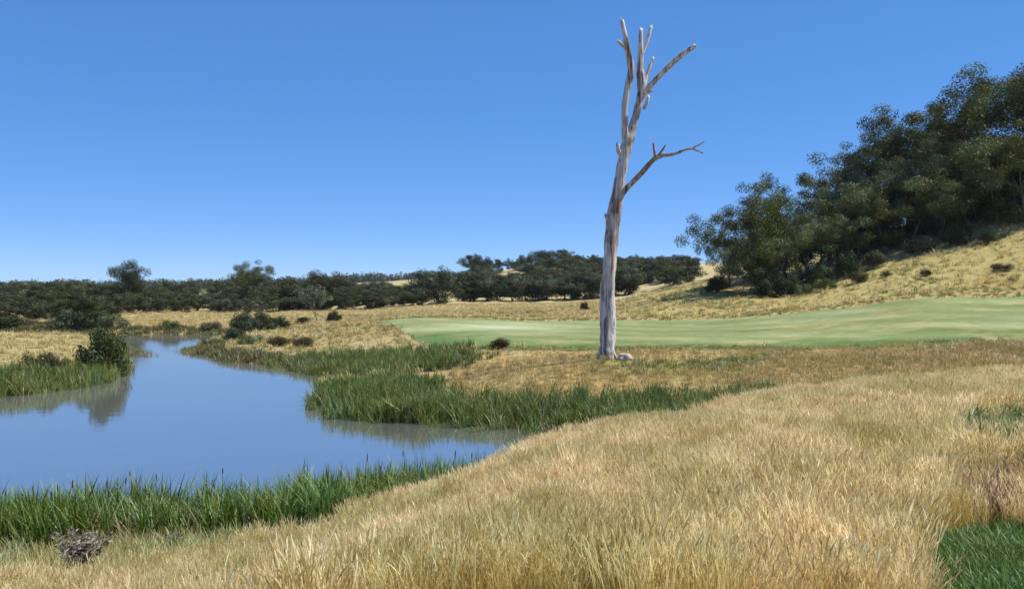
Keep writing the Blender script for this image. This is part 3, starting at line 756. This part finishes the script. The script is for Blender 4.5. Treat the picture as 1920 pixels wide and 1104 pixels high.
hill += [
 (1470, 122, 400, LOWT[1], 1.0, 'shaded bushy eucalypt behind the dark spreading front tree'),
 (1535, 121, 375, LOWT[3], 1.0, 'shaded eucalypt between the slim tufted tree and the bare trunk'),
 (1635, 121, 330, LOWT[1], 1.05, 'shaded broad eucalypt under the domed skyline crown'),
 (1735, 117, 290, LOWT[2], 1.05, 'shaded eucalypt under the sharp step of the skyline'),
 (1830, 115, 240, LOWT[3], 1.1, 'shaded eucalypt under the highest crowns'),
 (1895, 114, 230, LOWT[0], 1.1, 'shaded broad eucalypt behind the last front row tree'),
 (1945, 124, 140, EUC[5], 1.1, 'tall rear eucalypt at the right edge behind the highest crowns'),
 (1775, 131, 190, EUC[1], 1.0, 'rear eucalypt seen between the two tall hillside trees'),
]
for px, D, top, var, wd, lab in hill: put_tree(var, px, D, top, lab, G1, wide=wd*1.12)

# single trees that stand out of the far tree line
put_tree(OPEN[0], 270, 236, 484, 'tall eucalypt rising alone above the left tree line', rz=1.0, wide=.8)
put_tree(EUC[3], 450, 240, 492, 'narrow eucalypt joined to the tall clump left of centre', rz=2.0, wide=.6)
put_tree(EUC[1], 492, 232, 486, 'tallest eucalypt of the clump left of centre with rounded tufts', rz=.3, wide=1.05)
put_tree(OPEN[0], 585, 236, 504, 'pale limbed eucalypt right of the tall clump', rz=3.0, wide=1.1)
put_tree(PALE[0], 472, 128, 552, 'grey green willowy tree leaning over bushes on the far bank', rz=.4, wide=1.0)
put_tree(PALE[1], 594, 126, 533, 'small grey tree with dark stem standing in the dry field', rz=1.2, wide=.75)
put_tree(DENSE[0], 822, 240, 497, 'dense dark rounded tree at the left end of the wooded hill', rz=.4, wide=1.05)
put_tree(DENSE[1], 868, 262, 506, 'dark tree right of the dense rounded tree', rz=2.1, wide=.9)

rt = random.Random(5)
far_label = 'dark bushy eucalypt in the continuous far tree line left of the dead tree'
for px in range(-90, 800, 22):
    D = rt.uniform(212, 245); x = px+rt.uniform(-8, 8); top = 543 + rt.uniform(-9, 8) + (4 if px < 120 else 0)
    put_tree(FART[rt.randrange(4)], x, D, top, far_label, 'far tree line', wide=rt.uniform(1.3, 1.9))
for px in range(-80, 800, 24):
    D = rt.uniform(255, 300); top = 533 + rt.uniform(-9, 6) - (6 if 300 < px < 680 else 0)
    put_tree((FART*2+OPEN)[rt.randrange(11)], px+rt.uniform(-9, 9), D, top, far_label, 'far tree line', wide=rt.uniform(1.2, 1.7))
for px in range(-100, 232, 24):
    put_tree(FART[rt.randrange(4)], px+rt.uniform(-6, 6), rt.uniform(142, 160), 558+rt.uniform(-8, 6), 'dark bushy tree in front of the far tree line at the left edge', 'front trees at the left edge', wide=rt.uniform(1.2, 1.6))
mid_label = 'dark green tree in the belt below the far hill behind the dead tree'
for px in range(892, 1310, 23):
    if px > 1200 and rt.random() < .4: continue
    put_tree(FART[rt.randrange(4)], px+rt.uniform(-7, 7), rt.uniform(252, 268), 534 + rt.uniform(-9, 7), mid_label, 'tree belt below the far hill', minh=8.0, wide=rt.uniform(1.25, 1.7))
for px in range(880, 1310, 23):
    put_tree(FART[rt.randrange(4)], px+rt.uniform(-7, 7), rt.uniform(295, 325), 521 + rt.uniform(-8, 7), mid_label, 'tree belt below the far hill', minh=8.0, wide=rt.uniform(1.25, 1.7))
for px in range(885, 1320, 24):
    if 925 < px < 990 or px > 1262: continue
    put_tree(FART[rt.randrange(4)], px+rt.uniform(-7, 7), rt.uniform(350, 385), 510 + rt.uniform(-7, 7), mid_label, 'tree belt below the far hill', minh=8.0, wide=rt.uniform(1.2, 1.6))
ridge = [(889,478,'single tree at the left end of the far hill crest'),(915,487,'small tree second on the far hill crest'),(938,488,'small round tree third on the far hill crest'),
 (963,486,'small tree above the pale clearing on the far hill'),(990,477,'dark tree on the far hill crest right of the clearing'),(1024,470,'tall dark tree in the middle of the far hill crest'),
 (1054,469,'tall dark tree on the far hill crest left of the dead trunk'),(1084,485,'low tree on the far hill crest beside the dead trunk'),(1112,488,'low tree on the far hill crest behind the dead trunk'),
 (1172,484,'dark tree on the far hill crest just right of the dead trunk'),(1193,478,'tall tree on the far hill crest right of the dead trunk'),(1218,488,'low tree on the pale right end of the far hill'),
 (1245,486,'small tree on the pale right end of the far hill'),(1283,482,'tree on the far hill nearest the hillside wood'),(1306,486,'last small far hill tree before the hillside wood')]
for k, (px, top, lab) in enumerate(ridge):
    put_tree((FART+DENSE)[k % 6], px, 440+rt.uniform(-8, 8), top-3, lab, 'trees along the far hill crest', minh=6.0, wide=1.0)
for px in range(890, 1320, 21):
    if 925 < px < 990 or px > 1262: continue
    put_tree(FART[rt.randrange(4)], px+rt.uniform(-12, 12), rt.uniform(405, 435), 499+rt.uniform(-6, 6), 'dark tree scattered on the face of the far hill', 'trees on the face of the far hill', minh=6.5, wide=rt.uniform(1.2, 1.6))

# wooded ridge at the horizon: reads as one mass
cen = []
for k in range(520):
    px = rt.uniform(-350, 1350); D = rt.uniform(1250, 1650); x = wx(px, D); z = gz(x, D)
    cen.append(((x, D, z+6), (rt.uniform(9, 15), 9), .8))
Vv, Fq, At = leaf_cloud(cen, 1.1, 4.5, 3)
tag(link('distant_wood', mesh_np('distant_wood', Vv, Fq, [M['euc_far']], False, At)), 'bluish distant wooded ridge on the horizon', 'wood', kind='stuff')

# ------------------------------------------------------------------ shrubs
def shrub_meshes(seed, leafm, n=24, W=1.0, Hh=1.0, per=330, leaf=.085):
    r = random.Random(seed); b = MB(); cen = []
    for k in range(n):
        a = r.uniform(0, 6.28); q = W*math.sqrt(r.random())*.75; z = Hh*r.uniform(.22, .85)*(1-.45*(q/W)**2)
        p = Vector((math.cos(a)*q, math.sin(a)*q, z)); cen.append(((p.x, p.y, p.z), .30*W*r.uniform(.8, 1.25), .85))
        if k < 9:
            b.tube([Vector((p.x*.1, p.y*.1, -.1)), Vector((p.x*.5, p.y*.5, z*.5)), p], [.035, .025, .012], 5, cap=False)
    Vv, Fq, At = leaf_cloud(cen, per, leaf, seed, .1)
    return b.mesh('stems', [M['bark']], True), mesh_np('foliage', Vv, Fq, [M[leafm]], False, At)
SH = {m: [shrub_meshes(500+7*k+i*31, m, per=(2600 if m == 'dense' else 1800)) for k in range(2)] for i, m in enumerate(('dense', 'scrub', 'shrub_green', 'pale'))}
def put_shrub(px, D, hh, ww, kind, label, name='shrub', group=None, dz=0.0):
    x = wx(px, D); z = max(gz(x, D), -.05)+dz; st, fo = random.choice(SH[kind])
    o = empty(name, (x, D, z), random.uniform(0, 6.28)); o.scale = (ww, ww, hh)
    link('stems', st, o); link('foliage', fo, o)
    return tag(o, label, 'shrub', group)

put_shrub(188, 54, 2.8, 1.95, 'dense', 'large round dark bush at the tip of the left bank')
put_shrub(72, 50.5, 1.6, 1.25, 'scrub', 'brown dark shrub on the left bank among the reeds')
put_shrub(30, 49.5, .9, .8, 'scrub', 'small brown shrub near the left edge among the reeds')
put_shrub(118, 52, 1.0, .8, 'dense', 'small dark shrub beside the large round bush')
for px, D, hh, ww, kd, lab in [
 (22, 116, 1.5, 3.2, 'dense', 'dark shrub on the far creek bank at the left edge'),
 (128, 114, 2.3, 2.6, 'dense', 'dark shrub on the far creek bank right of the pale gap'),
 (168, 113.5, 2.2, 3.0, 'dense', 'widest dark shrub on the far creek bank'),
 (212, 113, 2.0, 2.2, 'shrub_green', 'green shrub at the right end of the dark far bank shrubs'),
 (75, 117, 1.0, 2.4, 'scrub', 'low brown shrub below the pale gap on the far bank'),
 (322, 114, 1.2, 1.8, 'shrub_green', 'low green shrub on the far shore straight behind the narrow water'),
 (395, 113, 1.3, 1.6, 'scrub', 'low brown shrub at the far right corner of the water'),
 (455, 101, 2.4, 2.0, 'dense', 'large dark shrub below the grey green willowy tree'),
 (487, 103, 2.2, 2.0, 'dense', 'dark shrub right of the large shrub below the willowy tree'),
 (525, 105, 1.6, 1.6, 'dense', 'low dark shrub in the dry field right of the willowy tree'),
 (440, 88, 1.2, 1.5, 'dense', 'dark low shrub on the right shore of the narrow water'),
 (470, 80, 1.0, 1.3, 'shrub_green', 'olive green shrub on the right shore nearer the reeds'),
 (520, 76, .9, 1.3, 'scrub', 'brown low shrub on the right shore before the reed strip'),
 (565, 74, .9, 1.1, 'scrub', 'brown shrub just above the reed strip'),
 (400, 82, .8, 1.2, 'shrub_green', 'low green shrub at the waterline of the narrow neck'),
 (628, 122, 1.6, 1.4, 'dense', 'round dark bush in the dry field right of the small grey tree'),
 (566, 121, 1.0, 1.3, 'dense', 'low dark bush left of the small grey tree'),
 (940, 56.2, .75, .85, 'scrub', 'small dark brown bush at the fairway edge left of the dead tree'),
 (1096, 128, 1.3, .8, 'dense', 'tiny dark bush beyond the fairway left of the dead trunk'),
 (1345, 112, 2.2, 1.9, 'dense', 'dark bush at the left foot of the hillside wood'),
 (1480, 103, 2.3, 2.0, 'dense', 'dark bush at the head of the shaded bank'),
 (1440, 104, 2.0, 2.2, 'dense', 'dark bush beside the shaded bank'),
 (1530, 107, 2.4, 1.8, 'shrub_green', 'yellow green shrub below the front row of the wood'),
 (1590, 103, 3.0, 1.6, 'dense', 'dark upright bush standing forward in the green gully'),
 (1560, 105, 2.2, 1.8, 'shrub_green', 'green shrub left of the dark upright gully bush'),
 (1640, 104, 2.0, 2.0, 'scrub', 'brown shrub right of the dark upright gully bush'),
 (1720, 104, 2.2, 2.2, 'scrub', 'brown shrub on the upper slope below the wood'),
 (1790, 104, 2.4, 2.2, 'dense', 'dark shrub at the upper edge of the open slope'),
 (1855, 101, 1.4, 1.3, 'shrub_green', 'small green shrub on the open slope near the right edge'),
 (1548, 99.5, 1.5, 1.5, 'shrub_green', 'yellow green shrub standing forward on the lower slope'),
 (1508, 100.5, 1.4, 1.4, 'shrub_green', 'low yellow green shrub right of the shaded bank'),
 (1610, 97.5, 1.3, 1.3, 'scrub', 'low olive brown shrub forward of the gully bush'),
 (1735, 92, .7, .8, 'scrub', 'tiny brown shrub alone on the open slope'),
 (1660, 96, .8, .8, 'shrub_green', 'tiny green shrub alone on the open slope left'),
 (1880, 88, .8, 1.2, 'scrub', 'low brown scrub above the fairway at the right edge'),
]:
    put_shrub(px, D, hh, ww, kd, lab)

# ------------------------------------------------------------------ the dead tree
TD = 47.0
def tp(px, py, dy=0.0): return Vector((wx(px, TD+dy), TD+dy, wz(py, TD+dy)))
tx, tz = wx(1138, TD), gz(wx(1138, TD), TD)
dead = empty('dead_tree', (tx, TD, tz)); tag(dead, 'tall bare dead tree with pale grey trunk and broken limbs', 'dead tree')
org = Vector((tx, TD, tz)); PXM = TD/F
def limb(name, pts, n, seg, lump, seed):
    """pts: (px, py, depth offset, width in px)"""
    c4 = [Vector((*(tp(a, b_, dy)-org), w*PXM*.42)) for a, b_, dy, w in pts]
    sp = spline(c4, n); b = MB()
    b.tube([Vector(p[:3]) for p in sp], [max(p[3], .012) for p in sp], seg, lump, seed)
    # snapped end: ragged splinters
    r = random.Random(seed); e = Vector(sp[-1][:3]); d = (e-Vector(sp[-3][:3])).normalized(); rad = max(sp[-1][3], .02)
    for k in range(3):
        o1 = d.orthogonal().normalized(); o2 = d.cross(o1); a = r.uniform(0, 6.28)
        s0 = e + (o1*math.cos(a)+o2*math.sin(a))*rad*.45 - d*rad*.6
        b.tube([s0, s0+d*rad*r.uniform(1, 2.4)], [rad*.42, rad*.06], 5, 0, k)
    return link(name, b.mesh(name, [M['dead']], True), dead)
limb('trunk', [(1137,690,0,44),(1137,672,0,39),(1139,648,0,35),(1140,600,0,33),(1139,545,0,32),(1144,480,0,31),(1150,412,0,29),(1158,362,0,27),(1168,305,0,25),(1177,264,0,23),
  (1187,236,.1,18),(1196,200,.15,17),(1203,168,.2,17),(1200,137,.25,17),(1201,105,.3,14),(1202,54,.35,8)], 90, 18, .17, 3)
limb('root', [(1129,655,0,10),(1121,673,-.2,9),(1113,683,-.4,4)], 9, 7, .15, 5)
limb('root', [(1148,655,0,10),(1156,674,-.2,8),(1165,684,-.4,4)], 9, 7, .15, 6)
limb('root', [(1138,655,-.25,11),(1135,676,-.5,9),(1132,690,-.8,4)], 9, 7, .15, 7)
limb('branch', [(1175,285,0,16),(1172,255,-.1,16),(1171,205,-.2,15),(1178,160,-.25,14),(1183,132,-.3,15),(1176,88,-.4,14),(1166,38,-.5,8)], 34, 11, .12, 8)
limb('branch', [(1201,172,.2,13),(1208,158,.3,10),(1217,130,.5,8),(1225,108,.6,5)], 14, 8, .1, 9)
limb('branch', [(1200,112,.3,9),(1210,88,.4,8),(1216,70,.5,8),(1221,50,.6,7)], 12, 8, .1, 10)
limb('branch', [(1202,182,.15,14),(1216,165,-.2,13),(1248,131,-.8,12),(1276,105,-1.3,11),(1304,86,-1.8,9)], 24, 9, .12, 11)
b1 = limb('branch', [(1161,372,0,17),(1172,356,-.2,14),(1200,328,-.6,12),(1230,296,-1.0,10),(1263,289,-1.5,7),(1294,279,-2.0,5),(1318,287,-2.4,3)], 30, 9, .12, 12)
def twig(pts, seed, parent):
    o = limb('twig', pts, 10, 6, .1, seed); o.parent = parent; return o
twig([(1229,298,-1.0,7),(1227,284,-1.05,6),(1225,268,-1.1,4)], 13, b1)
twig([(1231,296,-1.0,6),(1240,284,-1.2,5),(1248,272,-1.3,3)], 14, b1)
twig([(1294,280,-2.0,4),(1310,272,-2.3,3),(1322,265,-2.5,2)], 15, b1)
limb('branch_stub', [(1178,96,-.4,9),(1168,86,-.5,9),(1159,78,-.6,8)], 7, 7, .15, 16)
limb('branch_stub', [(1204,176,.1,8),(1213,174,-.1,7),(1221,172,-.3,6)], 7, 7, .15, 17)
limb('branch_stub', [(1170,292,0,10),(1161,286,-.2,11),(1158,270,-.3,8)], 8, 7, .2, 18)
limb('branch_stub', [(1148,420,0,10),(1140,412,-.2,9),(1136,403,-.3,7)], 7, 7, .15, 19)
limb('branch_stub', [(1207,205,.1,8),(1213,192,0,7),(1216,180,0,6)], 7, 7, .15, 20)
def bark_strip(px, py, h, w, seed):
    r = random.Random(seed); b = MB()
    p0 = tp(px, py, -.42)-org
    pts = [p0+Vector((r.gauss(0, .015), -.06*math.sin(3.1*t), h*(t-.5))) for t in (0, .2, .4, .6, .8, 1)]
    b.ribbon(pts, [w*q for q in (.3, .8, 1, .9, .8, .2)], Vector((1, .35, 0)).normalized())
    n = len(b.v); b.v += [(x+.01, y+.03, z) for x, y, z in b.v]; b.a += b.a[:]; b.f += [tuple(i+n for i in f[::-1]) for f in b.f]
    return b

# pale boulder beside the bole
def rock(px, py, D, s_, label, seed):
    import bmesh
    from mathutils import noise
    bm = bmesh.new(); bmesh.ops.create_icosphere(bm, subdivisions=3, radius=1)
    for v in bm.verts:
        v.co *= 1 + .28*noise.noise(v.co*1.3+Vector((seed, 0, 0))) + .10*noise.noise(v.co*3.4)
        v.co.z *= .75
    me = bpy.data.meshes.new('rock'); bm.to_mesh(me); bm.free(); me.materials.append(M['rock'])
    x = wx(px, D); o = link('rock', me); o.location = (x, D, gz(x, D)+.22*s_); o.scale = (s_, s_*.9, s_)
    return tag(o, label, 'rock')
rock(1171, 674, 46.2, .40, 'pale rounded rock in the grass right of the dead tree foot', 2)

# ------------------------------------------------------------------ single plants of the foreground
def plant(name, px, D, mesh_parts, label, s_=1.0):
    x = wx(px, D); o = empty(name, (x, D, gz(x, D)-.02), random.uniform(0, 6.28)); o.scale = (s_, s_, s_)
    for nm, me in mesh_parts: link(nm, me, o)
    return tag(o, label, 'plant')
def thistle_parts(seed, H=1.0, n=34, mat='thistle'):
    r = random.Random(seed); st = MB(); hd = MB()
    for k in range(n):
        a = r.uniform(0, 6.28); ln = r.uniform(.05, .75); h = H*r.uniform(.5, 1.05)
        d = Vector((math.cos(a)*ln, math.sin(a)*ln, 1)).normalized()
        p = [Vector((math.cos(a), math.sin(a), 0))*.05*r.random(), d*h*.5, d*h+Vector((0, 0, -.12*ln))]
        st.tube(p, [.005, .004, .002], 4, cap=False)
        for q in range(16):
            t = r.uniform(.35, 1); c_ = d*h*t; e = Vector((r.gauss(0, 1), r.gauss(0, 1), r.gauss(.5, .6))).normalized()
            sd_ = e.orthogonal().normalized(); L = r.uniform(.05, .13)
            hd.ribbon([c_, c_+e*L*.5, c_+e*L], [.008, .022, .003], sd_, .4, 1)
    return [('stems', st.mesh('stems', [M[mat]])), ('seed_heads', hd.mesh('seed_heads', [M[mat]]))]
plant('dry_thistle', 150, 14.6, thistle_parts(3, .72, 60), 'grey brown dried thistle clump in front of the near reeds', 1.15)
plant('dry_thistle', 330, 16.4, thistle_parts(4, .5, 20), 'small grey dried weed at the reed edge right of the thistle clump', .8)
plant('green_weed', 1888, 14.2, [('stems', blade_tuft(900, .75, 16, .12, .02, 'weed', (.05, .3))), ('leaves', blade_tuft(901, .5, 40, .2, .05, 'weed', (.2, .9)))], 'tall leafy green weed near the right edge', 1.0)

# ------------------------------------------------------------------ thin summer haze
def haze():
    zs = [V[:, 2].min()-1.5, 95.0]; e = 9600.0
    v = [(x, y, z) for z in zs for x, y in ((-e, -e), (e, -e), (e, e), (-e, e))]
    f = [(0, 3, 2, 1), (4, 5, 6, 7), (0, 1, 5, 4), (1, 2, 6, 5), (2, 3, 7, 6), (3, 0, 4, 7)]
    n = NT('haze_air'); p = n.n('ShaderNodeVolumePrincipled'); p.inputs['Density'].default_value = 0.00006
    p.inputs['Color'].default_value = (.80, .88, 1.0, 1); p.inputs['Anisotropy'].default_value = .2
    n.l(p.outputs[0], n.out.inputs['Volume'])
    o = link('haze', mesh_np('haze', v, f, [n.m]))
    tag(o, 'thin pale summer haze over the far trees', 'haze', kind='stuff')
haze()
